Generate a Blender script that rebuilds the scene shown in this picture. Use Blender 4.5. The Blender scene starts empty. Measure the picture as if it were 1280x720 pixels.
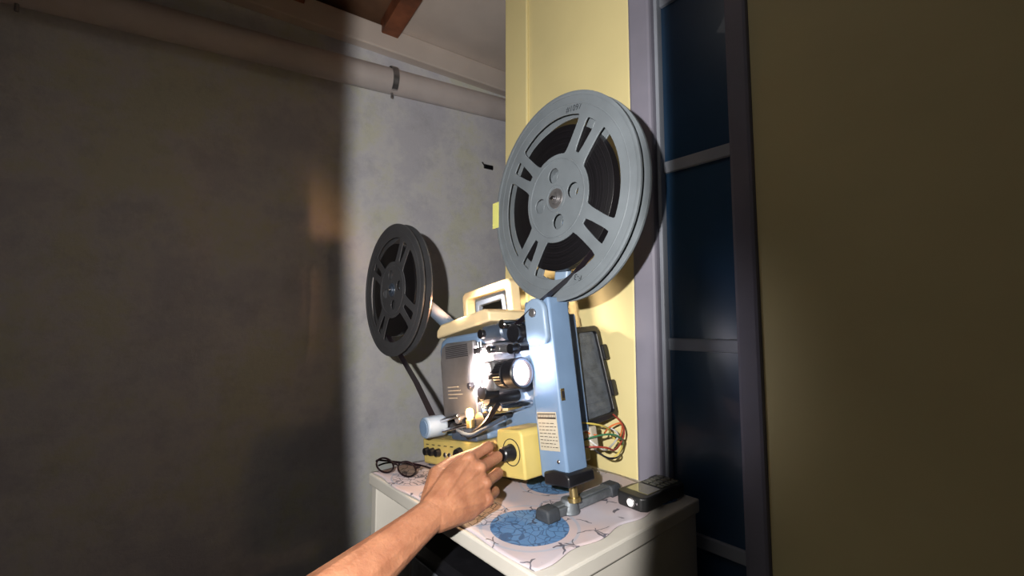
import bpy, bmesh, math, random
from mathutils import Vector, Matrix
random.seed(4)
S = bpy.context.scene
COL = S.collection
S.view_settings.view_transform = 'Standard'
rad = math.radians

# ------------------------------------------------------------ materials
def lin(c):
    o = []
    for v in c[:3]:
        v = v/255.0
        o.append(v/12.92 if v <= 0.04045 else ((v+0.055)/1.055)**2.4)
    return (o[0], o[1], o[2], 1.0)

def pmat(name, rgb, rough=0.5, metal=0.0, var=0.12, scale=25.0, bump=0.05, emit=None, estr=0.0, rgb2=None, coat=0.0, sss=0.0):
    m = bpy.data.materials.new(name); m.use_nodes = True
    nt = m.node_tree; N = nt.nodes; L = nt.links
    b = N['Principled BSDF']
    tc = N.new('ShaderNodeTexCoord')
    nz = N.new('ShaderNodeTexNoise'); nz.inputs['Scale'].default_value = scale; nz.inputs['Detail'].default_value = 5
    L.new(tc.outputs['Object'], nz.inputs['Vector'])
    mx = N.new('ShaderNodeMix'); mx.data_type = 'RGBA'
    c = lin(rgb)
    c2 = lin(rgb2) if rgb2 else tuple(max(0, x*(1-var*2)) for x in c[:3])+(1,)
    c1 = c if rgb2 else tuple(min(1, x*(1+var)) for x in c[:3])+(1,)
    mx.inputs['A'].default_value = c1; mx.inputs['B'].default_value = c2
    mr = N.new('ShaderNodeMapRange'); mr.inputs['From Min'].default_value = 0.35; mr.inputs['From Max'].default_value = 0.68
    L.new(nz.outputs['Fac'], mr.inputs['Value'])
    L.new(mr.outputs['Result'], mx.inputs['Factor'])
    L.new(mx.outputs['Result'], b.inputs['Base Color'])
    b.inputs['Roughness'].default_value = rough
    b.inputs['Metallic'].default_value = metal
    b.inputs['Coat Weight'].default_value = coat
    if sss:
        b.inputs['Subsurface Weight'].default_value = sss
        b.inputs['Subsurface Radius'].default_value = (0.01, 0.004, 0.002)
        b.inputs['Subsurface Scale'].default_value = 0.5
    if bump:
        bp = N.new('ShaderNodeBump'); bp.inputs['Strength'].default_value = bump; bp.inputs['Distance'].default_value = 0.002
        n2 = N.new('ShaderNodeTexNoise'); n2.inputs['Scale'].default_value = scale*6; n2.inputs['Detail'].default_value = 6
        L.new(tc.outputs['Object'], n2.inputs['Vector'])
        L.new(n2.outputs['Fac'], bp.inputs['Height']); L.new(bp.outputs['Normal'], b.inputs['Normal'])
    if emit:
        b.inputs['Emission Color'].default_value = lin(emit); b.inputs['Emission Strength'].default_value = estr
    return m

M_blue = pmat('blue_enamel', (104,128,158), 0.42, 0, 0.06, 12, 0.05)
M_blue2 = pmat('pale_blue_enamel', (122,142,166), 0.4, 0, 0.05, 12, 0.05)
M_yel = pmat('mustard_cream_enamel', (190,170,100), 0.45, 0, 0.06, 14, 0.05)
M_cream = pmat('cream_cover', (224,202,160), 0.45, 0, 0.05, 14, 0.04)
M_grey = pmat('grey_reel_plastic', (104,111,117), 0.45, 0.1, 0.07, 20, 0.08)
M_dgrey = pmat('dark_grey_reel', (76,77,81), 0.4, 0.15, 0.08, 20, 0.08)
M_black = pmat('black_plastic', (22,22,26), 0.35, 0, 0.2, 30, 0.05)
M_rubber = pmat('dark_rubber', (48,52,58), 0.7, 0, 0.15, 60, 0.2)
M_iron = pmat('cast_grey_metal', (112,118,124), 0.5, 0.5, 0.15, 50, 0.3)
M_chrome = pmat('chrome', (205,205,210), 0.18, 1.0, 0.05, 30, 0.0)
M_steel = pmat('brushed_steel', (150,148,150), 0.36, 0.8, 0.12, 40, 0.1)
M_door = pmat('lamp_door_grey', (120,120,124), 0.4, 0.5, 0.12, 18, 0.1)
M_gun = pmat('blue_grey_cast', (74,86,104), 0.4, 0.3, 0.1, 30, 0.1)
M_brass = pmat('brass', (170,150,105), 0.35, 0.9, 0.1, 40, 0.05)
M_hot = pmat('lamp_light', (255,240,235), 0.5, emit=(255,232,228), estr=24.0)
M_lensglow = pmat('lit_lens_glass', (255,240,240), 0.1, emit=(255,226,232), estr=6, coat=1)
M_exc = pmat('exciter_bulb_glow', (255,200,120), 0.3, emit=(255,180,90), estr=34.0)
M_white = pmat('white_melamine', (190,186,178), 0.5, 0, 0.05, 8, 0.05)
M_yellowwall = pmat('yellow_wall_paint', (216,202,148), 0.62, 0, 0.05, 3, 0.15)
M_frame = pmat('lilac_grey_frame_paint', (124,122,136), 0.6, 0, 0.08, 6, 0.2)
M_munt = pmat('pale_window_bar', (156,162,174), 0.5, 0, 0.06, 12, 0.1)
M_pane = pmat('dark_blue_glass', (40,72,104), 0.3, 0, 0.2, 2, 0.0, coat=0.2)
M_pipe = pmat('pinkish_white_pvc', (206,196,194), 0.42, 0, 0.06, 6, 0.08)
M_ceil = pmat('ceiling_board', (216,204,196), 0.75, 0, 0.06, 3, 0.1)
M_wood = pmat('brown_wood', (142,84,56), 0.55, 0, 0.3, 9, 0.3)
M_wooddk = pmat('dark_brown_boards', (112,82,62), 0.7, 0, 0.3, 5, 0.3)
M_floor = pmat('concrete_floor', (96,92,90), 0.8, 0, 0.15, 5, 0.3)
M_paper = pmat('yellow_green_paper', (206,206,120), 0.7, 0, 0.06, 12, 0.05)
M_label = pmat('label_paper', (176,168,152), 0.6, 0, 0.06, 30, 0.02)
M_ink = pmat('dark_ink', (34,30,34), 0.6, 0, 0.1, 30, 0.0)
M_marker = pmat('marker_ink', (36,40,46), 0.6, 0, 0.1, 30, 0.0)
M_mesh = pmat('grey_grille', (92,98,106), 0.5, 0.2, 0.15, 60, 0.3)
M_phone = pmat('phone_black', (30,31,32), 0.4, 0, 0.15, 30, 0.1)
M_screen = pmat('phone_screen', (116,112,78), 0.15, 0, 0.1, 10, 0.0, coat=1)
M_keys = pmat('phone_keys', (96,96,88), 0.4, 0, 0.1, 40, 0.0)
M_torch = pmat('torch_lens', (230,230,230), 0.1, emit=(255,255,250), estr=1.2)
M_specs = pmat('black_red_frame', (26,14,18), 0.2, 0, 0.3, 40, 0.0, coat=0.6)
M_skin = pmat('skin', (160,110,82), 0.52, 0, 0.0, 45, 0.5, rgb2=(136,88,64), sss=0.12)
M_clear = pmat('spectacle_glass', (230,235,240), .05, 0, 0, 5, 0); M_clear.node_tree.nodes['Principled BSDF'].inputs['Transmission Weight'].default_value = 1.0
M_clear.node_tree.nodes['Principled BSDF'].inputs['IOR'].default_value = 1.02
M_filmstrip = pmat('dark_film_strip', (34,28,34), .3, 0, .2, 200, 0, coat=.3)

def film_material():
    m = bpy.data.materials.new('wound_film'); m.use_nodes = True
    nt = m.node_tree; N = nt.nodes; L = nt.links; b = N['Principled BSDF']
    tc = N.new('ShaderNodeTexCoord'); sx = N.new('ShaderNodeSeparateXYZ'); cx = N.new('ShaderNodeCombineXYZ')
    L.new(tc.outputs['Object'], sx.inputs[0]); L.new(sx.outputs['X'], cx.inputs['X']); L.new(sx.outputs['Z'], cx.inputs['Y'])
    ln = N.new('ShaderNodeVectorMath'); ln.operation = 'LENGTH'; L.new(cx.outputs[0], ln.inputs[0])
    nz = N.new('ShaderNodeTexNoise'); nz.noise_dimensions = '1D'; nz.inputs['Scale'].default_value = 900; nz.inputs['Detail'].default_value = 3
    L.new(ln.outputs['Value'], nz.inputs['W'])
    cr = N.new('ShaderNodeValToRGB')
    cr.color_ramp.elements[0].position = .45; cr.color_ramp.elements[0].color = lin((8,8,10))
    cr.color_ramp.elements[1].position = .8; cr.color_ramp.elements[1].color = lin((32,29,34))
    L.new(nz.outputs['Fac'], cr.inputs['Fac']); L.new(cr.outputs['Color'], b.inputs['Base Color'])
    bp = N.new('ShaderNodeBump'); bp.inputs['Strength'].default_value = .3; bp.inputs['Distance'].default_value = .0006
    L.new(nz.outputs['Fac'], bp.inputs['Height']); L.new(bp.outputs['Normal'], b.inputs['Normal'])
    b.inputs['Roughness'].default_value = .36
    return m
M_film = film_material()

def wall_material():
    m = bpy.data.materials.new('patchy_plaster'); m.use_nodes = True
    nt = m.node_tree; N = nt.nodes; L = nt.links; b = N['Principled BSDF']
    tc = N.new('ShaderNodeTexCoord')
    n1 = N.new('ShaderNodeTexNoise'); n1.inputs['Scale'].default_value = 2.4; n1.inputs['Detail'].default_value = 10; n1.inputs['Roughness'].default_value = .68
    L.new(tc.outputs['Object'], n1.inputs['Vector'])
    cr = N.new('ShaderNodeValToRGB'); e = cr.color_ramp.elements
    e[0].position = .42; e[0].color = lin((212,212,222))
    e[1].position = .58; e[1].color = lin((224,225,212))
    k = e.new(.5); k.color = lin((226,226,230))
    L.new(n1.outputs['Fac'], cr.inputs['Fac'])
    n2 = N.new('ShaderNodeTexNoise'); n2.inputs['Scale'].default_value = 7; n2.inputs['Detail'].default_value = 12; n2.inputs['Roughness'].default_value = .78
    L.new(tc.outputs['Object'], n2.inputs['Vector'])
    mr = N.new('ShaderNodeMapRange'); mr.inputs['From Min'].default_value = .30; mr.inputs['From Max'].default_value = .50; mr.inputs['To Min'].default_value = .34; mr.inputs['To Max'].default_value = 0
    L.new(n2.outputs['Fac'], mr.inputs['Value'])
    mx = N.new('ShaderNodeMix'); mx.data_type = 'RGBA'; L.new(mr.outputs['Result'], mx.inputs['Factor'])
    L.new(cr.outputs['Color'], mx.inputs['A']); mx.inputs['B'].default_value = lin((150,152,158))
    L.new(mx.outputs['Result'], b.inputs['Base Color'])
    bp = N.new('ShaderNodeBump'); bp.inputs['Strength'].default_value = .5; bp.inputs['Distance'].default_value = .008
    L.new(n2.outputs['Fac'], bp.inputs['Height']); L.new(bp.outputs['Normal'], b.inputs['Normal'])
    b.inputs['Roughness'].default_value = .85
    return m
M_wall = wall_material()

def cloth_material():
    """printed sheet: pale ground, blue discs with rings, dark branch drawings (object coords = table frame)"""
    m = bpy.data.materials.new('printed_sheet'); m.use_nodes = True
    nt = m.node_tree; N = nt.nodes; L = nt.links; b = N['Principled BSDF']
    tc = N.new('ShaderNodeTexCoord')
    def math_(op, a, bb=None, clamp=False):
        n = N.new('ShaderNodeMath'); n.operation = op; n.use_clamp = clamp
        for i, v in enumerate((a, bb)):
            if v is None: continue
            if isinstance(v, (int, float)): n.inputs[i].default_value = v
            else: L.new(v, n.inputs[i])
        return n.outputs[0]
    sx = N.new('ShaderNodeSeparateXYZ'); L.new(tc.outputs['Object'], sx.inputs[0])
    def dist(cx, cy):
        dx = math_('SUBTRACT', sx.outputs['X'], cx); dy = math_('SUBTRACT', sx.outputs['Y'], cy)
        return math_('SQRT', math_('ADD', math_('MULTIPLY', dx, dx), math_('MULTIPLY', dy, dy)))
    def mix(f, a, bb):
        mx = N.new('ShaderNodeMix'); mx.data_type = 'RGBA'; L.new(f, mx.inputs['Factor'])
        for s, v in (('A', a), ('B', bb)):
            if isinstance(v, tuple): mx.inputs[s].default_value = v
            else: L.new(v, mx.inputs[s])
        return mx.outputs['Result']
    nz = N.new('ShaderNodeTexNoise'); nz.inputs['Scale'].default_value = 9; nz.inputs['Detail'].default_value = 5
    L.new(tc.outputs['Object'], nz.inputs['Vector'])
    col = mix(math_('MULTIPLY', math_('SUBTRACT', nz.outputs['Fac'], .4, True), 3.0, True), lin((182,176,186)), lin((194,168,160)))
    vo = N.new('ShaderNodeTexVoronoi'); vo.feature = 'DISTANCE_TO_EDGE'; vo.inputs['Scale'].default_value = 75
    ns = N.new('ShaderNodeTexNoise'); ns.inputs['Scale'].default_value = 30
    L.new(tc.outputs['Object'], ns.inputs['Vector'])
    va = N.new('ShaderNodeVectorMath'); va.operation = 'MULTIPLY_ADD'
    L.new(ns.outputs['Color'], va.inputs[0]); va.inputs[1].default_value = (.03,.03,0); L.new(tc.outputs['Object'], va.inputs[2])
    L.new(va.outputs[0], vo.inputs['Vector'])
    line = math_('LESS_THAN', vo.outputs['Distance'], .05)
    vo2 = N.new('ShaderNodeTexVoronoi'); vo2.feature = 'DISTANCE_TO_EDGE'; vo2.inputs['Scale'].default_value = 30
    L.new(va.outputs[0], vo2.inputs['Vector'])
    line2 = math_('LESS_THAN', vo2.outputs['Distance'], .03)
    blue, blue2, dark = lin((70,108,156)), lin((112,152,190)), lin((42,48,66))
    for (cx, cy, r) in ((.016,-.079,.056), (-.076,.062,.045), (.075,.15,.035)):
        d = dist(cx, cy)
        ring = math_('MULTIPLY', math_('LESS_THAN', d, r*1.28), math_('GREATER_THAN', d, r*1.2))
        col = mix(math_('MULTIPLY', ring, .5), col, lin((150,166,186)))
        ins = math_('LESS_THAN', d, r)
        inner = mix(math_('MULTIPLY', line, .7), mix(math_('MULTIPLY', nz.outputs['Fac'], .7), blue, blue2), lin((48,70,104)))
        col = mix(ins, col, inner)
    for (cx, cy, r) in ((-.07,-.108,.044), (-.27,-.10,.045), (-.17,-.115,.03), (.0,.0,.03)):
        d = dist(cx, cy)
        ins = math_('LESS_THAN', d, r)
        col = mix(math_('MULTIPLY', ins, math_('MULTIPLY', line, .85)), col, dark)
        ring = math_('MULTIPLY', math_('LESS_THAN', d, r*1.06), math_('GREATER_THAN', d, r))
        col = mix(math_('MULTIPLY', ring, .6), col, lin((110,136,168)))
    n3 = N.new('ShaderNodeTexNoise'); n3.inputs['Scale'].default_value = 14
    L.new(tc.outputs['Object'], n3.inputs['Vector'])
    col = mix(math_('MULTIPLY', math_('GREATER_THAN', n3.outputs['Fac'], .55), math_('MULTIPLY', line2, .8)), col, dark)
    L.new(col, b.inputs['Base Color']); b.inputs['Roughness'].default_value = .45
    bp = N.new('ShaderNodeBump'); bp.inputs['Strength'].default_value = .3; bp.inputs['Distance'].default_value = .004
    L.new(nz.outputs['Fac'], bp.inputs['Height']); L.new(bp.outputs['Normal'], b.inputs['Normal'])
    return m
M_cloth = cloth_material()

# ------------------------------------------------------------ helpers
def add_obj(name, me, mat, parent=None, mw=None):
    o = bpy.data.objects.new(name, me); COL.objects.link(o)
    if mat and not me.materials: me.materials.append(mat)
    if parent: o.parent = parent
    if mw is not None: o.matrix_local = mw
    return o

def from_bm(name, bm, mat, parent=None, mw=None, bev=0, smooth=True, seg=2):
    bmesh.ops.recalc_face_normals(bm, faces=bm.faces)
    me = bpy.data.meshes.new(name); bm.to_mesh(me); bm.free()
    if smooth:
        for p in me.polygons: p.use_smooth = True
        me.set_sharp_from_angle(angle=rad(35))
    o = add_obj(name, me, mat, parent, mw)
    if bev:
        b = o.modifiers.new('bevel', 'BEVEL'); b.width = bev; b.segments = seg; b.limit_method = 'ANGLE'; b.angle_limit = rad(40)
        b.harden_normals = False
    return o

def bm_box(bm, x0, x1, y0, y1, z0, z1, mat4=None):
    vs = [bm.verts.new((x, y, z)) for x in (x0, x1) for y in (y0, y1) for z in (z0, z1)]
    for f in ((0,1,3,2), (4,6,7,5), (0,4,5,1), (2,3,7,6), (0,2,6,4), (1,5,7,3)):
        bm.faces.new([vs[i] for i in f])
    if mat4 is not None:
        bmesh.ops.transform(bm, matrix=mat4, verts=vs)
    return vs

def box(name, x0, x1, y0, y1, z0, z1, mat, parent=None, bev=0.002, mw=None, rot=None):
    bm = bmesh.new()
    m4 = None
    if rot:
        c = Vector(((x0+x1)/2, (y0+y1)/2, (z0+z1)/2))
        m4 = Matrix.Translation(c) @ rot @ Matrix.Translation(-c)
    bm_box(bm, x0, x1, y0, y1, z0, z1, m4)
    return from_bm(name, bm, mat, parent, mw, bev, smooth=False)

def prism(name, pts, y0, y1, mat, parent=None, bev=0.003, mw=None, seg=3):
    """pts = (x,z) outline extruded along y"""
    bm = bmesh.new()
    a = [bm.verts.new((x, y0, z)) for x, z in pts]; b = [bm.verts.new((x, y1, z)) for x, z in pts]
    bm.faces.new(a); bm.faces.new(b[::-1]); n = len(pts)
    for i in range(n): bm.faces.new((a[i], b[i], b[(i+1) % n], a[(i+1) % n]))
    return from_bm(name, bm, mat, parent, mw, bev, True, seg)

def rrect(x0, x1, z0, z1, r, n=6):
    pts = []
    for cx, cz, a0 in ((x1-r, z1-r, 0), (x0+r, z1-r, 90), (x0+r, z0+r, 180), (x1-r, z0+r, 270)):
        for i in range(n+1):
            a = rad(a0+90*i/n); pts.append((cx+r*math.cos(a), cz+r*math.sin(a)))
    return pts

def frame_from(axis):
    z = Vector(axis).normalized()
    t = Vector((0, 0, 1)) if abs(z.z) < .9 else Vector((1, 0, 0))
    x = t.cross(z).normalized(); y = z.cross(x)
    return x, y, z

def bm_lathe(bm, prof, origin, axis, seg=36, closed=False):
    x, y, z = frame_from(axis); O = Vector(origin)
    rings = []
    for e in prof:
        t, r = e[0], e[1]; k = e[2] if len(e) > 2 else 0
        if r < 1e-7: rings.append([bm.verts.new(O+z*t)]); continue
        ring = []
        for i in range(seg):
            a = 2*math.pi*i/seg; rr = r*(1+(k if i % 2 else 0))
            ring.append(bm.verts.new(O+z*t+x*(rr*math.cos(a))+y*(rr*math.sin(a))))
        rings.append(ring)
    prs = list(zip(rings, rings[1:]))
    if closed: prs.append((rings[-1], rings[0]))
    for A, B in prs:
        for i in range(seg):
            j = (i+1) % seg
            if len(A) == 1 and len(B) == 1: continue
            if len(A) == 1: bm.faces.new((A[0], B[i], B[j]))
            elif len(B) == 1: bm.faces.new((A[i], A[j], B[0]))
            else: bm.faces.new((A[i], A[j], B[j], B[i]))

def lathe(name, prof, origin, axis, mat, parent=None, seg=36, closed=False, bev=0, mw=None):
    bm = bmesh.new(); bm_lathe(bm, prof, origin, axis, seg, closed)
    return from_bm(name, bm, mat, parent, mw, bev)

def rod(name, p0, p1, r, mat, parent=None, r2=None, seg=24, bev=0.001, mw=None):
    p0, p1 = Vector(p0), Vector(p1); d = p1-p0
    r2 = r if r2 is None else r2
    return lathe(name, [(0, 0), (0, r), (d.length, r2), (d.length, 0)], p0, d, mat, parent, seg, False, bev, mw)

def curve_mesh(name, splines, mat, parent=None, mw=None, bevel=0.002, dims='3D', extrude=0, cyclic=False, smooth_pts=True, res=6, fill=None, xform=None):
    cu = bpy.data.curves.new(name+'_c', 'CURVE'); cu.dimensions = dims
    cu.bevel_depth = bevel; cu.bevel_resolution = 3; cu.extrude = extrude
    if fill: cu.fill_mode = fill
    for pts in splines:
        if smooth_pts:
            sp = cu.splines.new('NURBS'); sp.points.add(len(pts)-1); sp.order_u = 3
            sp.use_endpoint_u = not cyclic; sp.resolution_u = res
        else:
            sp = cu.splines.new('POLY'); sp.points.add(len(pts)-1)
        for i, p in enumerate(pts):
            p = tuple(p)+(0,)*(3-len(p)); sp.points[i].co = (p[0], p[1], p[2], 1)
        sp.use_cyclic_u = cyclic
    o = bpy.data.objects.new(name+'_c', cu); COL.objects.link(o)
    dg = bpy.context.evaluated_depsgraph_get(); dg.update()
    me = bpy.data.meshes.new_from_object(o.evaluated_get(dg))
    bpy.data.objects.remove(o)
    if xform is not None: me.transform(xform)
    me.materials.clear(); me.name = name
    for p in me.polygons: p.use_smooth = True
    me.set_sharp_from_angle(angle=rad(35))
    return add_obj(name, me, mat, parent, mw)

def text_mesh(name, txt, size, mat, parent, mw):
    cu = bpy.data.curves.new(name+'_c', 'FONT'); cu.body = txt; cu.size = size; cu.extrude = .0001; cu.align_x = 'CENTER'; cu.align_y = 'CENTER'
    o = bpy.data.objects.new(name+'_c', cu); COL.objects.link(o)
    dg = bpy.context.evaluated_depsgraph_get(); dg.update()
    me = bpy.data.meshes.new_from_object(o.evaluated_get(dg)); bpy.data.objects.remove(o)
    me.materials.clear(); me.name = name
    return add_obj(name, me, mat, parent, mw)

def empty(name, mw, label=None, cat=None, **kw):
    e = bpy.data.objects.new(name, None); e.empty_display_size = .05; COL.objects.link(e); e.matrix_world = mw
    if label: e['label'] = label
    if cat: e['category'] = cat
    for k, v in kw.items(): e[k] = v
    return e
def tag(o, label, cat=None, **kw):
    o['label'] = label
    if cat: o['category'] = cat
    for k, v in kw.items(): o[k] = v
    return o
def struct(o): o['kind'] = 'structure'; return o

# ------------------------------------------------------------ frames
ROT = rad(-49)
TF = Matrix.Translation((.074, .712, .75)) @ Matrix.Rotation(ROT, 4, 'Z')      # table / projector frame
WA = Vector((.829, .559, 0)).normalized()
WF = Matrix.Translation((-.65, 1.70, 0)) @ Matrix.Rotation(math.atan2(WA.y, WA.x), 4, 'Z')   # plaster wall frame

# ------------------------------------------------------------ room
CZ = 2.26
w = struct(box('wall_back', -2.4, 2.0, 0, .1, 0, CZ, M_wall, None, 0, WF))
struct(box('floor', -3, 3, -2, 4, -.05, 0, M_floor, None, 0))
struct(box('ceiling', .16, 2.0, -3, .1, CZ, CZ+.05, M_ceil, None, 0, WF))
struct(box('trim_1', -2.4, .16, -3, .1, CZ+.03, CZ+.08, M_wooddk, None, 0, WF))
for i, t in enumerate((.14, -.22, -.62, -1.05)):
    struct(box('trim_%d' % (i+2), t-.035, t+.035, -2.6, -.03, CZ-.035, CZ+.03, M_wood, None, .004, WF))
struct(box('trim_6', -2.4, 2.0, -.05, -.001, CZ-.10, CZ-.0, M_ceil, None, .006, WF))
P0 = Matrix.Translation((0, 0, -.75))
struct(prism('wall_right', [(-.385, 0), (0.0, 0), (0.0, CZ), (-.385, CZ)], .22, .42, M_yellowwall, None, .006, TF @ P0))
struct(box('trim_7', -.385, -.30, .212, .2205, 0, CZ, M_yellowwall, None, .003, TF @ P0))
struct(box('trim_8', 0.0005, .050, .212, .36, 0, CZ, M_frame, None, .006, TF @ P0))
struct(box('trim_9', .0505, .058, .226, .30, 0.2, CZ, M_munt, None, .002, TF @ P0))
def window():
    e = empty('window_1', TF @ P0 @ Matrix.Translation((.0585, .245, 0)))
    e['kind'] = 'structure'
    for z in (.33, .665, 1.0, 1.335, 1.67, 2.005):
        struct(box('window_bar', 0, .13, -.010, .010, z-.011, z+.011, M_munt, e, .002))
    struct(box('window_pane', 0, .13, -.003, .003, .2, CZ, M_pane, e, 0))
window()
struct(box('trim_10', .189, .225, .212, .36, 0, CZ, M_frame, None, .006, TF @ P0))
struct(box('wall_front', .2255, 1.6, .22, .36, 0, CZ, M_yellowwall, None, 0, TF @ P0))
struct(box('window_sill', .0585, .1885, .226, .36, 0, .2, M_frame, None, 0, TF @ P0))
pp = empty('drain_pipe', WF, "pinkish-white plastic pipe running along the top of the plaster wall", "pipe")
rod('pipe_body', (-2.3, -.062, 1.88), (1.6, -.062, 2.11), .05, M_pipe, pp, seg=40)
for t in (.15, -.9):
    z = 2.02+.059*t
    lathe('pipe_clamp', [(-.012, .0505), (-.012, .054), (.012, .054), (.012, .0505)], (t, -.062, z), (1, 0, .059), M_steel, pp, 32, True)
    rod('clamp_screw', (t, -.062, z-.05), (t, -.062, z-.075), .005, M_steel, pp)
hk = empty('wall_hook', WF @ Matrix.Translation((.65, 0, 1.78)), "small dark metal hook fixed on the plaster wall", "hook")
box('hook_plate', -.03, .02, -.008, -.001, -.008, .012, M_black, hk, .001)
curve_mesh('hook_arm', [[(-.03, -.006, 0), (-.035, -.02, -.004), (-.045, -.025, .004), (-.048, -.02, .012)]], M_black, hk, None, .003)

# ------------------------------------------------------------ table
tb = empty('table', TF @ Matrix.Translation((-.11, .03, -.75)), "white laminate side table with shelf, standing against the yellow pillar", "table")
TI = Matrix.Translation((.11, -.03, .75))
box('tabletop', -.355, .125, -.157, .204, -.022, 0, M_white, tb, .003, TI)
box('side_panel', -.355, -.335, -.150, .200, -.7499, -.0222, M_white, tb, .002, TI)
box('side_panel', .100, .120, -.150, .200, -.7499, -.0222, M_white, tb, .002, TI)
box('back_panel', -.334, .099, .185, .200, -.7499, -.0222, M_white, tb, .002, TI)
box('shelf', -.334, .099, -.140, .184, -.330, -.312, M_white, tb, .002, TI)
bm = bmesh.new()
nx, ny = 60, 44
gr = [[bm.verts.new((-.350+.452*i/nx + .004*math.sin(j*.5), -.154+.345*j/ny+.003*math.sin(i*.33), .0014+.0005*math.sin(i*.4)*math.cos(j*.5))) for j in range(ny+1)] for i in range(nx+1)]
for i in range(nx):
    for j in range(ny): bm.faces.new((gr[i][j], gr[i+1][j], gr[i+1][j+1], gr[i][j+1]))
sh = from_bm('printed_sheet', bm, M_cloth, None, TF)
so = sh.modifiers.new('s', 'SOLIDIFY'); so.thickness = .0006
tag(sh, "pale printed sheet with blue discs and branch drawings covering the tabletop", "tablecloth")

sb = empty('speaker_box', TF @ Matrix.Translation((-.15, 0, -.3115)), "black speaker case standing on the shelf under the tabletop", "speaker")
box('case', -.13, .13, -.11, .13, 0, .2, M_black, sb, .01)
box('speaker_grille', -.11, .11, -.114, -.1105, .02, .18, M_mesh, sb, .001)
curve_mesh('carry_handle', [[(-.06, .0, .198), (-.055, 0, .222), (0, 0, .226), (.055, 0, .222), (.06, 0, .198)]], M_rubber, sb, None, .006)

# ------------------------------------------------------------ film reels
R = .168
def chaikin(p, k=2):
    for _ in range(k):
        q = []
        for i in range(len(p)):
            a, b = p[i], p[(i+1) % len(p)]
            q.append((a[0]*.8+b[0]*.2, a[1]*.8+b[1]*.2)); q.append((a[0]*.2+b[0]*.8, a[1]*.2+b[1]*.8))
        p = q
    return p
def arc(r, a0, a1, n): return [(r*math.cos(rad(a0+(a1-a0)*i/n)), r*math.sin(rad(a0+(a1-a0)*i/n))) for i in range(n+1)]
def flange_splines(a_off):
    sp = [arc(R, 0, 360*95/96, 95)]
    for k in range(4):
        th = a_off+90*k
        ro, ri = .80*R, .43*R
        ao = math.degrees(math.asin(.165/.80)); ai = math.degrees(math.asin(.135/.43))
        sp.append(chaikin(arc(ro, th+ao, th+90-ao, 12)+arc(ri, th+90-ai, th+ai, 6), 2))
        so_, si = math.degrees(math.asin(.075/.79)), math.degrees(math.asin(.035/.47))
        sp.append(chaikin(arc(.79*R, th-so_, th+so_, 3)+arc(.47*R, th+si, th-si, 2), 2))
        c = (.235*R*math.cos(rad(th+45)), .235*R*math.sin(rad(th+45)))
        sp.append([(c[0]+x, c[1]+y) for x, y in arc(.078*R, 0, 345, 23)])
    sp.append(arc(.05*R, 0, 345, 23))
    return sp
RX = Matrix.Rotation(rad(90), 4, 'X')
def reel(loc, phi, mat, a_off, label, marks, spin_mat, HW=.0094, sticker=False):
    e = empty('film_reel', Matrix.Translation(loc) @ Matrix.Rotation(rad(phi-90), 4, 'Z'), label, "film reel", group="film reels of the projector")
    sp = flange_splines(a_off)
    for y in (-HW, HW):
        curve_mesh('flange', sp, mat, e, None, .0007, '2D', .0006, True, False, fill='BOTH', xform=Matrix.Translation((0, y, 0)) @ RX)
        s = -1 if y < 0 else 1
        yy = y+s*.0010
        bm = bmesh.new()
        for r0, r1, h in ((R*.968, R*1.006, .0022), (R*.885, R*.897, .0010), (R*.375, R*.39, .0014), (R*.120, R*.135, .0012)):
            bm_lathe(bm, [(yy-s*.0022, r0), (yy+s*h*.6, r0), (yy+s*h, (r0+r1)/2), (yy+s*h*.6, r1), (yy-s*.0022, r1)], (0, 0, 0), (0, 1, 0), 96, True)
        from_bm('flange_rim', bm, mat, e)
    h = HW-.0016
    lathe('hub_core', [(-h, .325*R), (-h, .345*R), (h, .345*R), (h, .325*R)], (0, 0, 0), (0, 1, 0), mat, e, 64, True)
    fm = lathe('film_roll', [(-h+.0004, .35*R), (-h+.0004, .70*R), (-h+.001, .706*R), (h-.001, .706*R), (h-.0004, .70*R), (h-.0004, .35*R)], (0, 0, 0), (0, 1, 0), M_film, e, 96, True)
    tag(fm, "dark brown wound film")
    f0 = -HW-.0015
    bm = bmesh.new()
    bm_lathe(bm, [(f0-.004, 0), (f0-.004, .05*R), (f0-.002, .058*R), (f0-.001, .058*R), (f0-.001, .095*R), (f0+.0004, .10*R), (f0+.0004, 0)], (0, 0, 0), (0, 1, 0), 40)
    tag(from_bm('hub_cap', bm, spin_mat, e), "metal hub cap")
    bm = bmesh.new()
    bm_lathe(bm, [(f0-.008, 0), (f0-.008, .0032), (f0-.0042, .0036), (f0-.0042, 0)], (0, 0, 0), (0, 1, 0), 20)
    bm_box(bm, -.0065, .0065, f0-.0075, f0-.0055, -.0012, .0012)
    from_bm('spindle_latch', bm, M_chrome, e)
    for txt, ang, rr, size, rot in marks:
        p = Vector((rr*R*math.cos(rad(ang)), f0+.0001, rr*R*math.sin(rad(ang))))
        text_mesh('marker_writing', txt, size, M_marker, e, Matrix.Translation(p) @ Matrix.Rotation(rad(rot), 4, Vector((0, 1, 0))) @ RX)
    if sticker:
        tag(box('sticker', -R*1.075, -R*.955, f0-.0022, f0-.0016, -.020, .030, M_paper, e, 0), "yellow-green paper sticker on the rim")
    return e
HR = (.080, .712, 1.242)
HL = (-.299, 1.128, 1.123)
ra = reel(HR, 36.5, M_grey, 52, "large grey reel full of dark film on the raised front arm", [("#1097", 72, .846, .0135, 10), ("F-3", -70, .845, .013, -165)], M_steel, sticker=True)
rb = reel(HL, 40.0, M_dgrey, 58, "dark grey reel with wound film on the rear arm", [], M_gun)

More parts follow.
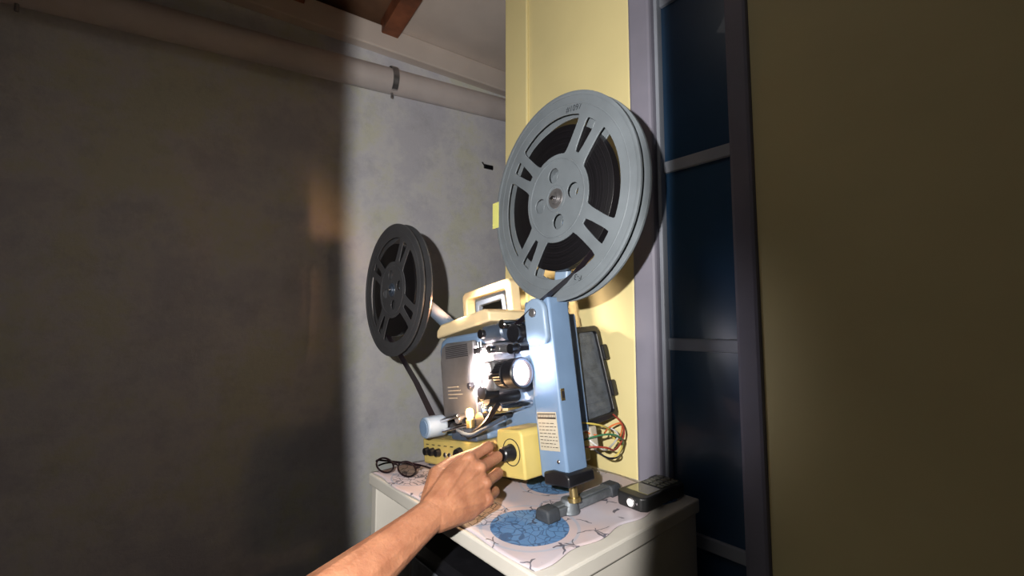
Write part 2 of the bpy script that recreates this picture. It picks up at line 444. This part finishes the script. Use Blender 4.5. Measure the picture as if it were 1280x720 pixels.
# ------------------------------------------------------------ projector
TILT = rad(-8.3)
PM = TF @ Matrix.Translation((-.318, 0, .0022)) @ Matrix.Rotation(TILT, 4, 'Y')
def hub_p(loc): return PM.inverted() @ Vector(loc)
pR = hub_p(HR); pL = hub_p(HL)
pj = empty('film_projector', PM, "light blue and cream film projector, tilted up, on the table", "film projector")
tag(prism('base_housing', [(0.0, .004), (.306, .004), (.306, .072), (.300, .078), (.246, .078), (.240, .053), (.0, .053)], -.057, .10, M_yel, pj, .004), "mustard-cream enamelled base")
for b in (-.045, .085):
    rod('rubber_foot', (.015, b, .0005), (.015, b, .0045), .009, M_rubber, pj)
tag(prism('lamp_housing', [(.045, .0535), (.185, .0535), (.185, .247), (.07, .250), (.05, .244), (.041, .225)], -.030, .10, M_blue, pj, .007, seg=4), "blue enamelled housing")
tag(prism('lamp_door', [(.062, .09), (.176, .085), (.178, .232), (.085, .236), (.068, .228), (.061, .20)], -.042, -.0302, M_door, pj, .004), "grey metal door")
for i in range(7):
    box('door_vent', .085, .16, -.0432, -.0422, .205+.0035*i, .2065+.0035*i, M_ink, pj, 0)
for i in range(4):
    box('door_lettering', .085, .085+.03+.006*((i*7) % 4), -.0430, -.0422, .128+.007*i, .1295+.007*i, M_label, pj, 0)
rod('door_knob', (.168, -.042, .15), (.168, -.052, .15), .006, M_black, pj)
tag(prism('mechanism_housing', [(.186, .0535), (.310, .0535), (.310, .262), (.186, .262)], .012, .10, M_blue, pj, .003), "blue enamelled housing")
tag(prism('top_cover', [(.030, .251), (.215, .2625), (.215, .280), (.200, .287), (.05, .279), (.032, .268)], -.028, .10, M_cream, pj, .004), "cream top cover")
tag(prism('front_column', rrect(.310, .367, .004, .279, .004, 3), -.028, .019, M_blue, pj, .004), "blue enamelled front column")
tag(prism('front_panel', [(.3105, .004), (.352, .004), (.352, .225), (.3105, .235)], .0195, .034, M_blue, pj, .003), "blue front panel")
bm = bmesh.new(); bm_box(bm, .3165, .3575, -.0292, -.0282, .045, .102)
tag(from_bm('rating_label', bm, M_label, pj, None, 0, False), "beige printed label")
box('label_header', .3175, .3565, -.0297, -.0293, .092, .100, M_ink, pj, 0)
bm = bmesh.new()
for i in range(8):
    z = .050+.005*i
    x = .319
    while x < .353:
        l = random.uniform(.003, .008); bm_box(bm, x, min(x+l, .3555), -.0296, -.0293, z, z+.0009); x += l+.0022
from_bm('label_print', bm, M_ink, pj, None, 0, False)
bm = bmesh.new(); x = .319
while x < .355:
    l = random.uniform(.001, .0025); bm_box(bm, x, x+l, -.0301, -.0298, .0945, .0985); x += l+.0009
from_bm('label_print', bm, M_label, pj, None, 0, False)
tag(box('front_badge', .3672, .3685, -.024, -.016, .118, .136, M_brass, pj, .0005), "small brass badge")
box('badge_mark', .3686, .369, -.0225, -.0175, .122, .132, M_ink, pj, 0)
tag(prism('tilt_latch', [(.322, -.004), (.374, -.004), (.374, .010), (.366, .016), (.34, .018), (.322, .014)], -.034, .024, M_black, pj, .003), "black latch")
for q in (.23, .03):
    rod('screw', (.352, -.0281, q), (.352, -.0298, q), .003, M_chrome, pj)
LV = Matrix.Rotation(TILT, 4, 'Y').inverted() @ Matrix.Translation((.318, 0, -.0022))
tag(lathe('elevation_foot', [(0, 0), (0, .010), (.006, .010), (.006, .0065), (.032, .0065), (.032, 0)], (.033, -.002, .021), (-.144, 0, .99), M_brass, pj, 24, mw=LV), "threaded brass foot")
bm = bmesh.new()
bm_box(bm, .008, .030, -.04, .105, .004, .016)
bm_lathe(bm, [(0, 0), (0, .017), (.020, .012), (.020, 0)], (.022, -.002, .003), (0, 0, 1), 24)
bm_box(bm, .012, .026, -.04, .105, .016, .019)
tag(from_bm('stabilizer_bar', bm, M_iron, pj, LV, .002), "grey cast metal bar")
for b0 in (-.058, .092):
    tag(prism('rubber_end', [(.004, .002), (.034, .002), (.032, .017), (.028, .020), (.010, .020), (.006, .017)], b0, b0+.026, M_rubber, pj, .003, LV), "dark rubber end block")

# arms
tag(curve_mesh('rear_reel_arm', [[(.065, .045, .235), (.03, .045, .262), (.01, .042, .272)]], M_blue2, pj, None, .018), "pale blue arm joint")
A0 = Vector((.010, .036, .271)); A1 = Vector((pL.x, .036, pL.z)); AL = (A1-A0).length
tag(lathe('rear_reel_arm', [(0, 0), (0, .013), (.004, .016), (AL-.02, .0145), (AL, .012), (AL+.002, 0)], A0, A1-A0, M_blue2, pj, 32), "pale blue tapering arm")
rod('rear_arm_collar', (.016, .036, .267), (.004, .036, .275), .0185, M_black, pj, seg=32)
rod('rear_spindle', (pL.x, .036, pL.z), (pL.x, -.020, pL.z), .004, M_chrome, pj)
rod('rear_spindle_boss', (pL.x, .048, pL.z), (pL.x, .006, pL.z), .018, M_blue2, pj, r2=.014)
pvc = (.343, .256)
pv = [(pvc[0]+.0235*math.cos(rad(a)), pvc[1]+.0235*math.sin(rad(a))) for a in range(-10, 191, 15)]+[(.3195, .215), (.326, .205), (.36, .205), (.3665, .215)]
tag(prism('front_arm_pivot', pv, -.040, -.0285, M_blue2, pj, .004, seg=4), "pale blue pivot head")
rod('pivot_screw', (pvc[0], -.0402, pvc[1]), (pvc[0], -.044, pvc[1]), .007, M_steel, pj)
dx, dz = pR.x, pR.z
tag(prism('front_reel_arm', [(.322, .262), (.356, .262), (dx+.013, dz-.008), (dx+.011, dz+.006), (dx+.002, dz+.012), (dx-.009, dz+.008), (dx-.014, dz-.004)], .0195, .033, M_blue2, pj, .005), "pale blue arm")
rod('front_spindle', (dx, .03, dz), (dx, -.0, dz), .004, M_chrome, pj)

# handle
hd = [(.010, .262), (.026, .262), (.027, .334), (.032, .339), (.158, .340), (.166, .335), (.168, .284), (.184, .284), (.184, .348), (.176, .357), (.022, .356), (.012, .347)]
tag(prism('carry_handle', hd, .058, .084, M_cream, pj, .004), "cream carrying handle")
prism('handle_grip', [(.050, .2835), (.054, .326), (.058, .330), (.15, .330), (.155, .326), (.158, .290), (.145, .290), (.143, .320), (.064, .319), (.061, .287)], .064, .078, M_gun, pj, .002)

# film gate, lens
tag(box('gate_block', .186, .232, -.040, .011, .115, .222, M_steel, pj, .003), "brushed steel film gate")
tag(box('gate_light', .2325, .2345, -.040, -.018, .150, .190, M_hot, pj, 0), "glowing aperture")
tag(box('light_slot', .186, .195, -.0435, -.0405, .118, .220, M_hot, pj, 0), "glowing light slot")
tag(box('light_slot', .211, .231, -.0425, -.0405, .135, .210, M_hot, pj, 0), "glowing lamp window")
for p in (.199, .207):
    rod('guide_rail', (p, -.046, .110), (p, -.046, .226), .003, M_chrome, pj)
box('guide_block', .190, .214, -.052, -.0405, .205, .216, M_chrome, pj, .002)
box('guide_block', .190, .214, -.052, -.0405, .120, .131, M_chrome, pj, .002)
tag(box('lens_holder', .240, .268, -.072, .011, .140, .190, M_steel, pj, .005), "metal lens holder")
ring = [(0, 0), (0, .0185), (.016, .0185), (.017, .0215, .04), (.034, .0215, .04), (.035, .0200), (.042, .0200), (.044, .0238), (.064, .0242), (.066, .0225), (.066, .0195), (.060, .0185), (.060, 0)]
tag(lathe('lens_barrel', ring, (.2545, -.0545, .165), (1, 0, 0), M_black, pj, 64), "black ribbed lens barrel")
lathe('lens_ring', [(.064, .0200), (.0668, .0202), (.0668, .0222), (.064, .0226)], (.2545, -.0545, .165), (1, 0, 0), M_gun, pj, 48, True)
tag(lathe('lens_glass', [(.0605, 0.0192), (.0625, .016), (.0640, .009), (.0645, 0)], (.2545, -.0545, .165), (1, 0, 0), M_lensglow, pj, 40), "brightly glowing front lens")
def capsule(name, p0, p1, r, mat):
    return lathe(name, [(0, 0), (0, r*.8), (r*.2, r), ((Vector(p1)-Vector(p0)).length-r*.2, r), ((Vector(p1)-Vector(p0)).length, r*.8), ((Vector(p1)-Vector(p0)).length, 0)], p0, Vector(p1)-Vector(p0), mat, pj, 32)
tag(capsule('sprocket_cover', (.225, -.045, .236), (.284, -.045, .236), .0155, M_gun), "blue-grey rounded cover")
rod('cover_knob', (.236, -.06, .236), (.236, -.068, .236), .008, M_black, pj)
def sprocket(p, q, r, b0=-.052, b1=.011):
    bm = bmesh.new()
    bm_lathe(bm, [(0, 0), (0, r), (.003, r), (.003, r*.8), (.013, r*.8), (.013, r, .08), (.017, r, .08), (.017, r*.5), (b1-b0, r*.4), (b1-b0, 0)], (p, b0, q), (0, 1, 0), 32)
    return from_bm('sprocket', bm, M_black, pj)
sprocket(.303, .229, .015, -.052, -.0); sprocket(.292, .205, .008); sprocket(.205, .092, .013, -.06)
for p, q, r, m in ((.286, .246, .008, M_chrome), (.246, .208, .007, M_chrome), (.270, .207, .006, M_steel), (.228, .126, .010, M_black), (.240, .108, .007, M_chrome), (.262, .112, .006, M_chrome), (.160, .086, .010, M_chrome), (.135, .092, .008, M_steel), (.118, .076, .009, M_black), (.148, .068, .006, M_chrome)):
    b1 = .011 if p > .186 else -.0302
    rod('guide_roller', (p, -.060, q), (p, b1, q), r, m, pj, bev=.001)
tag(rod('threading_knob', (.236, -.075, .138), (.236, -.045, .138), .012, M_black, pj), "black knob")
tag(prism('sound_head', rrect(.105, .185, .0535, .078, .006, 4), -.055, -.0302, M_gun, pj, .003), "grey cast sound head")
tag(rod('inching_knob', (.074, -.094, .080), (.074, -.052, .080), .0195, M_blue2, pj, bev=.003, seg=40), "pale blue round knob")
rod('inching_knob_stem', (.074, -.052, .080), (.074, -.0302, .080), .010, M_black, pj)
rod('inching_knob_face', (.074, -.0955, .080), (.074, -.094, .080), .014, M_blue, pj)
rod('link_rod', (.085, -.066, .088), (.15, -.066, .100), .0035, M_chrome, pj)
rod('link_rod', (.10, -.070, .072), (.19, -.07, .086), .003, M_chrome, pj)
curve_mesh('loop_lever', [[(.175, -.066, .064), (.20, -.07, .072), (.235, -.07, .088), (.262, -.07, .112), (.270, -.068, .120)]], M_black, pj, None, .0045)
curve_mesh('loop_lever', [[(.15, -.07, .075), (.19, -.075, .064), (.235, -.072, .082), (.275, -.06, .098)]], M_gun, pj, None, .0035)
tag(lathe('exciter_lamp', [(0, 0), (.001, .004), (.006, .0065), (.014, .0065), (.018, .004), (.019, 0)], (.186, -.066, .094), (0, 0, 1), M_exc, pj, 20), "small glowing orange lamp")
rod('lamp_socket', (.186, -.066, .080), (.186, -.066, .0945), .0075, M_brass, pj)
tag(box('white_tab', .272, .284, -.062, -.060, .108, .112, M_cream, pj, .0005), "small white tab")
for p in (.020, .040, .062):
    bm = bmesh.new(); bm_lathe(bm, [(0, 0), (0, .0065, .05), (.009, .0075, .05), (.009, 0)], (p, -.0665, .029), (0, 1, 0), 24)
    tag(from_bm('control_knob', bm, M_black, pj), "small black knob")
for p in (.085, .10):
    rod('input_jack', (p, -.0570, .026), (p, -.0605, .026), .005, M_chrome, pj)
tag(lathe('speed_dial', [(0, 0), (0, .012, .03), (.008, .014, .03), (.009, 0)], (.135, -.0665, .029), (0, 1, 0), M_black, pj, 36), "black dial")
for i in range(5):
    box('control_lettering', .014+.022*i, .024+.022*i, -.0577, -.0572, .041, .0425, M_ink, pj, 0)
KP, KQ = .279, .044
lathe('mode_dial_ring', [(0, .0195), (0, .0208), (.0008, .0208), (.0008, .0195)], (KP, -.0580, KQ), (0, 1, 0), M_ink, pj, 48, True)
tag(lathe('mode_knob', [(0, 0), (0, .009), (.002, .0105, .04), (.016, .0115, .04), (.018, .013), (.0195, .013), (.0195, 0)], (KP, -.0770, KQ), (0, 1, 0), M_black, pj, 40), "black selector knob held by the fingers")
RC = Matrix.Translation((.286, .145, .150)) @ Matrix.Rotation(rad(-4), 4, 'Y') @ Matrix.Rotation(rad(4), 4, 'X')
def yz_frame():
    e = empty('rear_cover', RC); e.parent = pj; e.matrix_local = RC
    bm = bmesh.new()
    o = rrect(-.052, .052, -.090, .090, .012, 5); i = rrect(-.042, .042, -.079, .079, .008, 5)
    ov = [[bm.verts.new((x, y, z)) for y, z in o] for x in (-.006, .008)]; iv = [[bm.verts.new((x, y, z)) for y, z in i] for x in (-.006, .008)]
    n = len(o)
    for k in range(n):
        j = (k+1) % n
        bm.faces.new((ov[0][k], ov[0][j], ov[1][j], ov[1][k])); bm.faces.new((iv[0][k], iv[1][k], iv[1][j], iv[0][j]))
        for s in (0, 1): bm.faces.new((ov[s][k], iv[s][k], iv[s][j], ov[s][j]))
    tag(from_bm('cover_frame', bm, M_black, e, None, .0015), "black plastic frame")
    bm = bmesh.new(); bm_box(bm, -.004, .001, -.0425, .0425, -.0795, .0795)
    for k in range(10): bm_box(bm, .001, .0025, -.040, .040, -.072+.016*k, -.070+.016*k)
    from_bm('cover_grille', bm, M_mesh, e, None, 0, False)
    box('cover_latch', .004, .014, .044, .058, .02, .05, M_black, e, .002)
    box('cover_latch', .004, .014, .044, .058, -.05, -.02, M_black, e, .002)
    e['label'] = "black framed cover with grey grille"
yz_frame()
box('cover_bracket', .270, .282, .0995, .125, .11, .19, M_black, pj, .002)
wires = [((206,110,60), [(.30, .08, .06), (.32, .12, .035), (.30, .16, .05), (.33, .185, .06), (.30, .19, .02)]),
         ((190,190,190), [(.30, .09, .05), (.33, .10, .02), (.31, .15, .015), (.32, .18, .04), (.29, .17, .05)]),
         ((60,110,80), [(.31, .07, .04), (.33, .12, .05), (.34, .16, .03), (.31, .185, .01)]),
         ((200,180,90), [(.31, .08, .07), (.33, .13, .06), (.30, .17, .03), (.33, .175, .015), (.31, .15, -.005)]),
         ((30,30,34), [(.29, .09, .05), (.32, .11, .005), (.33, .15, .0), (.30, .19, -.004)]),
         ((150,60,50), [(.31, .075, .03), (.34, .10, .03), (.33, .14, .01), (.335, .18, .05), (.30, .185, .07)])]
for i, (c, pts) in enumerate(wires):
    wm = pmat('wire_%d' % i, c, .4)
    curve_mesh('wire', [[(p, b, max(q, -.03)) for p, b, q in pts]], wm, pj, None, .0016)
box('wire_terminal', .285, .312, .0995, .118, .02, .06, M_label, pj, .003)

# ------------------------------------------------------------ film strips
def ribbon(name, pts, w, label):
    dense = []
    for i in range(len(pts)-1):
        A, B = Vector(pts[i]), Vector(pts[i+1])
        for k in range(6): dense.append(A.lerp(B, k/6))
    dense.append(Vector(pts[-1]))
    bm = bmesh.new(); rows = []
    for i, p in enumerate(dense):
        d = (dense[min(i+1, len(dense)-1)]-dense[max(i-1, 0)]).normalized()
        nrm = d.cross(Vector((0, 1, 0))).normalized()*.0004; s = Vector((0, w/2, 0))
        rows.append([bm.verts.new(p+s+nrm), bm.verts.new(p-s+nrm), bm.verts.new(p-s-nrm), bm.verts.new(p+s-nrm)])
    for A, B in zip(rows, rows[1:]):
        for k in range(4): bm.faces.new((A[k], A[(k+1) % 4], B[(k+1) % 4], B[k]))
    bm.faces.new(rows[0]); bm.faces.new(rows[-1][::-1])
    o = from_bm(name, bm, M_filmstrip, None, TF, 0)
    return tag(o, label, "film")
ribbon('film_strip', [(.080, .000, .4015), (.045, -.008, .366), (-.005, -.030, .325), (-.055, -.040, .287)], .014, "dark film strip running from the large reel down to the projector")
ribbon('film_strip', [(-.604, -.010, .2625), (-.5186, -.011, .2075), (-.40, -.032, .156), (-.288, -.058, .106)], .014, "dark film strip running from the rear reel down to the projector")

# ------------------------------------------------------------ phone
ph = empty('mobile_phone', TF @ Matrix.Translation((.075, .0775, .0024)) @ Matrix.Rotation(rad(-2), 4, 'Z'), "rugged black keypad phone with torch end lying on the table", "phone")
bm = bmesh.new()
def yprism(bm, pts, z0, z1):
    a = [bm.verts.new((x, y, z0)) for x, y in pts]; b = [bm.verts.new((x, y, z1)) for x, y in pts]; n = len(pts)
    bm.faces.new(a[::-1]); bm.faces.new(b)
    for i in range(n): bm.faces.new((a[i], a[(i+1) % n], b[(i+1) % n], b[i]))
yprism(bm, [(-.020, 0), (.020, 0), (.028, .008), (.028, .045), (.025, .055), (.025, .085), (.028, .095), (.028, .112), (.020, .120), (-.020, .120), (-.028, .112), (-.028, .095), (-.025, .085), (-.025, .055), (-.028, .045), (-.028, .008)], 0, .021)
from_bm('phone_body', bm, M_phone, ph, None, .003, True, 3)
box('phone_screen', -.020, .020, .020, .056, .0208, .0218, M_screen, ph, .001)
for r in range(5):
    for c in range(3):
        box('phone_key', -.019+.0135*c, -.008+.0135*c, .063+.0105*r, .0705+.0105*r, .0208, .0228, M_keys, ph, .001)
rod('torch_ring', (.004, .0005, .011), (.004, -.003, .011), .0075, M_steel, ph)
tag(rod('torch_lens', (.004, -.003, .011), (.004, -.0038, .011), .0055, M_torch, ph), "small lit torch lens")
rod('screw', (.014, .0004, .011), (.014, -.001, .011), .002, M_chrome, ph)

# ------------------------------------------------------------ spectacles
gl = empty('eyeglasses', TF @ Matrix.Translation((-.300, -.128, .0025)) @ Matrix.Rotation(rad(24), 4, 'Z'), "dark red-black spectacles with folded temples lying on the table corner", "glasses")
def lens_ring(cx):
    pts = [(cx+.021*math.cos(t)*(1.0), 0, .015+.0135*math.sin(t)) for t in [2*math.pi*i/16 for i in range(16)]]
    curve_mesh('lens_rim', [pts], M_specs, gl, None, .0018, cyclic=True)
    bm = bmesh.new(); vs = [bm.verts.new((cx+.020*math.cos(t), 0, .015+.0127*math.sin(t))) for t in [2*math.pi*i/20 for i in range(20)]]; bm.faces.new(vs)
    from_bm('spectacle_lens', bm, M_clear, gl)
lens_ring(-.026); lens_ring(.026)
curve_mesh('bridge', [[(-.0055, 0, .019), (0, -.002, .0225), (.0055, 0, .019)]], M_specs, gl, None, .0014)
curve_mesh('temple', [[(-.047, 0, .020), (-.052, .004, .020), (-.044, .009, .020), (.0, .011, .021), (.045, .014, .022), (.072, .018, .016)]], M_specs, gl, None, .0017)
curve_mesh('temple', [[(.047, 0, .020), (.052, .005, .020), (.044, .014, .019), (.0, .019, .017), (-.040, .021, .014), (-.060, .022, .004)]], M_specs, gl, None, .0017)

# ------------------------------------------------------------ person (arm and hand)
def hull_segment(bm, spheres, sub=2):
    tmp = bmesh.new()
    for c, r in spheres:
        bmesh.ops.create_icosphere(tmp, subdivisions=sub, radius=r, matrix=Matrix.Translation(c))
    res = bmesh.ops.convex_hull(tmp, input=tmp.verts)
    bad = [v for v in tmp.verts if not v.link_faces]
    interior = set(e for e in res['geom_interior'] if isinstance(e, bmesh.types.BMVert))
    bmesh.ops.delete(tmp, geom=list(interior | set(bad)), context='VERTS')
    me = bpy.data.meshes.new('t'); tmp.to_mesh(me); tmp.free(); bm.from_mesh(me); bpy.data.meshes.remove(me)

Wr = Vector((-.098, .568, .803))
f = Vector((.634, .732, .26)).normalized()
view = (Vector((0, 0, 1.04))-Wr).normalized()
n = (view-f*view.dot(f)).normalized()
s = -(f.cross(n)).normalized()
if s.z < 0: s = -s
bm = bmesh.new()
def H(F, Sx, Nn): return Wr+f*F+s*Sx+n*Nn
el = Vector((-.27, .30, .732))
ax = (el-Wr).normalized()
ru = s
pts = [(0, .0205, .0155), (.04, .0225, .0185), (.10, .028, .025), (.17, .035, .032), (.235, .037, .036), (.28, .036, .036)]
prev = None
for t, wx, wz in pts:
    c = Wr+ax*t
    cur = [(c+ru*(wx-wz), wz), (c-ru*(wx-wz), wz)]
    if prev: hull_segment(bm, prev+cur)
    prev = cur
last = Wr+ax*.28
sh_ = last+Vector((-.16, -.20, .10))
hull_segment(bm, [(last, .036), (sh_, .048)])
mcp = [(.086, .030, .000), (.090, .0102, .003), (.086, -.0102, .001), (.078, -.0285, -.004)]
palm_w = [(H(0, .007, 0), .0155), (H(0, -.009, 0), .0155)]
for i in range(3):
    hull_segment(bm, palm_w+[(H(*mcp[i])-n*.003, .0088), (H(*mcp[i+1])-n*.003, .0088), (H(mcp[i][0]-.03, mcp[i][1]*.9, -.009), .012), (H(mcp[i+1][0]-.03, mcp[i+1][1]*.9, -.009), .012)])
for i in range(4):   # knuckle heads and tendons
    k = H(*mcp[i])
    hull_segment(bm, [(k+n*.0018, .0096), (k-f*.006, .0088)])
    hull_segment(bm, [(k+n*.002, .0062), (H(.02, (.008-.006*i)*1.0, .0098), .0048)])
def finger(base, angs, lens, rads, splay=0.0):
    p = H(*base); out = [p]
    prevr = rads[0]
    for k, (a, l) in enumerate(zip(angs, lens)):
        d = (f*math.cos(rad(a))-n*math.sin(rad(a))+s*splay).normalized()
        q = p+d*l
        mid = p.lerp(q, .5)
        hull_segment(bm, [(p, prevr), (mid, (prevr+rads[k+1])/2*.90)]); hull_segment(bm, [(mid, (prevr+rads[k+1])/2*.90), (q, rads[k+1])])
        p = q; prevr = rads[k+1]; out.append(p)
    return out
fi = finger(mcp[0], (8, 44, 64), (.044, .027, .022), (.0092, .0087, .0077, .0068), -.05)
finger(mcp[1], (16, 66, 98), (.048, .029, .021), (.0094, .0089, .0079, .0069), -.03)
finger(mcp[2], (24, 82, 122), (.044, .027, .020), (.0092, .0086, .0075, .0066), .0)
finger(mcp[3], (32, 92, 135), (.037, .021, .018), (.0084, .0077, .0067, .0059), .03)
t0, t1, t2, t3 = H(.012, .014, -.010), H(.045, .038, -.024), H(.080, .040, -.034), fi[-1]+s*.006-n*.001+f*-.014
hull_segment(bm, [(t0, .0150), (t1, .0122)]); hull_segment(bm, [(t1, .0118), (t2, .0100)]); hull_segment(bm, [(t2, .0098), (t3, .0080)])
hull_segment(bm, [(t1, .010), (H(.06, .02, -.012), .009), (t0, .014)])
me = bpy.data.meshes.new('person'); bm.to_mesh(me); bm.free()
tmp = bpy.data.objects.new('tmp_arm', me); COL.objects.link(tmp)
rm = tmp.modifiers.new('r', 'REMESH'); rm.mode = 'VOXEL'; rm.voxel_size = .0012; rm.use_smooth_shade = True
sm = tmp.modifiers.new('s', 'SMOOTH'); sm.factor = .5; sm.iterations = 4
dg = bpy.context.evaluated_depsgraph_get(); dg.update()
me2 = bpy.data.meshes.new_from_object(tmp.evaluated_get(dg)); bpy.data.objects.remove(tmp)
for p in me2.polygons: p.use_smooth = True
pe = add_obj('person', me2, M_skin)
tag(pe, "person's bare arm reaching over the table, fingers turning the projector knob", "person")

# ------------------------------------------------------------ lights
def light(name, typ, loc, energy, color, aim=None, **kw):
    l = bpy.data.lights.new(name, typ); l.energy = energy; l.color = color
    for k, v in kw.items(): setattr(l, k, v)
    o = bpy.data.objects.new(name, l); COL.objects.link(o); o.location = loc
    if aim is not None:
        o.rotation_euler = (Vector(aim)-Vector(loc)).to_track_quat('-Z', 'Y').to_euler()
    return o
fl = light('phone_flash', 'SPOT', (-.075, -.01, 1.09), 50, (1, .96, .905), spot_size=rad(130), spot_blend=.10, shadow_soft_size=.006)
fl.rotation_euler = (rad(90+5), 0, rad(-2.6)); fl.scale = (.19, 1, 1)
light('room_fill', 'AREA', (-.3, .2, 2.15), 1.1, (1, .93, .86), size=.5)  # added area light under the ceiling for ambient fill, no real fitting
def pl(p, b, q): return PM @ Vector((p, b, q))
light('gate_fill', 'SPOT', pl(.210, -.110, .180), 13.0, (1, .85, .80), aim=pl(.220, .0, .160), spot_size=rad(95), spot_blend=.8, shadow_soft_size=.006)  # added spot outside the machine, shining in to brighten the gate area
light('reel_glow', 'SPOT', pl(.03, .03, .312), 5.0, (1, .46, .22), aim=Vector(HL)-Vector((0, 0, .02)), spot_size=rad(52), spot_blend=.7, shadow_soft_size=.012)
light('top_fill', 'SPOT', pl(.125, -.055, .335), 9.0, (1, .78, .60), aim=pl(.125, .07, .288), spot_size=rad(88), spot_blend=.8, shadow_soft_size=.012)  # added spot in front of the cover, brightens cover and handle
light('exciter_glow', 'POINT', pl(.19, -.085, .105), .85, (1, .60, .30), shadow_soft_size=.004)
light('column_fill', 'SPOT', pl(.335, -.085, .185), 1.0, (.97, .92, 1), aim=pl(.335, 0, .18), spot_size=rad(100), spot_blend=.8, shadow_soft_size=.006)  # added spot aimed at the column side, imitates light scattered from the lens
wd = bpy.data.worlds.new('w'); S.world = wd; wd.use_nodes = True
wd.node_tree.nodes['Background'].inputs['Color'].default_value = (.62, .62, .66, 1)
wd.node_tree.nodes['Background'].inputs['Strength'].default_value = .02

# ------------------------------------------------------------ camera
cd = bpy.data.cameras.new('camera'); cam = bpy.data.objects.new('camera', cd); COL.objects.link(cam)
cd.sensor_width = 36; cd.lens = 550/1280*36; cd.clip_start = .01
cam.location = (0, 0, 1.04); cam.rotation_euler = (rad(90+4.47), 0, 0)
S.camera = cam
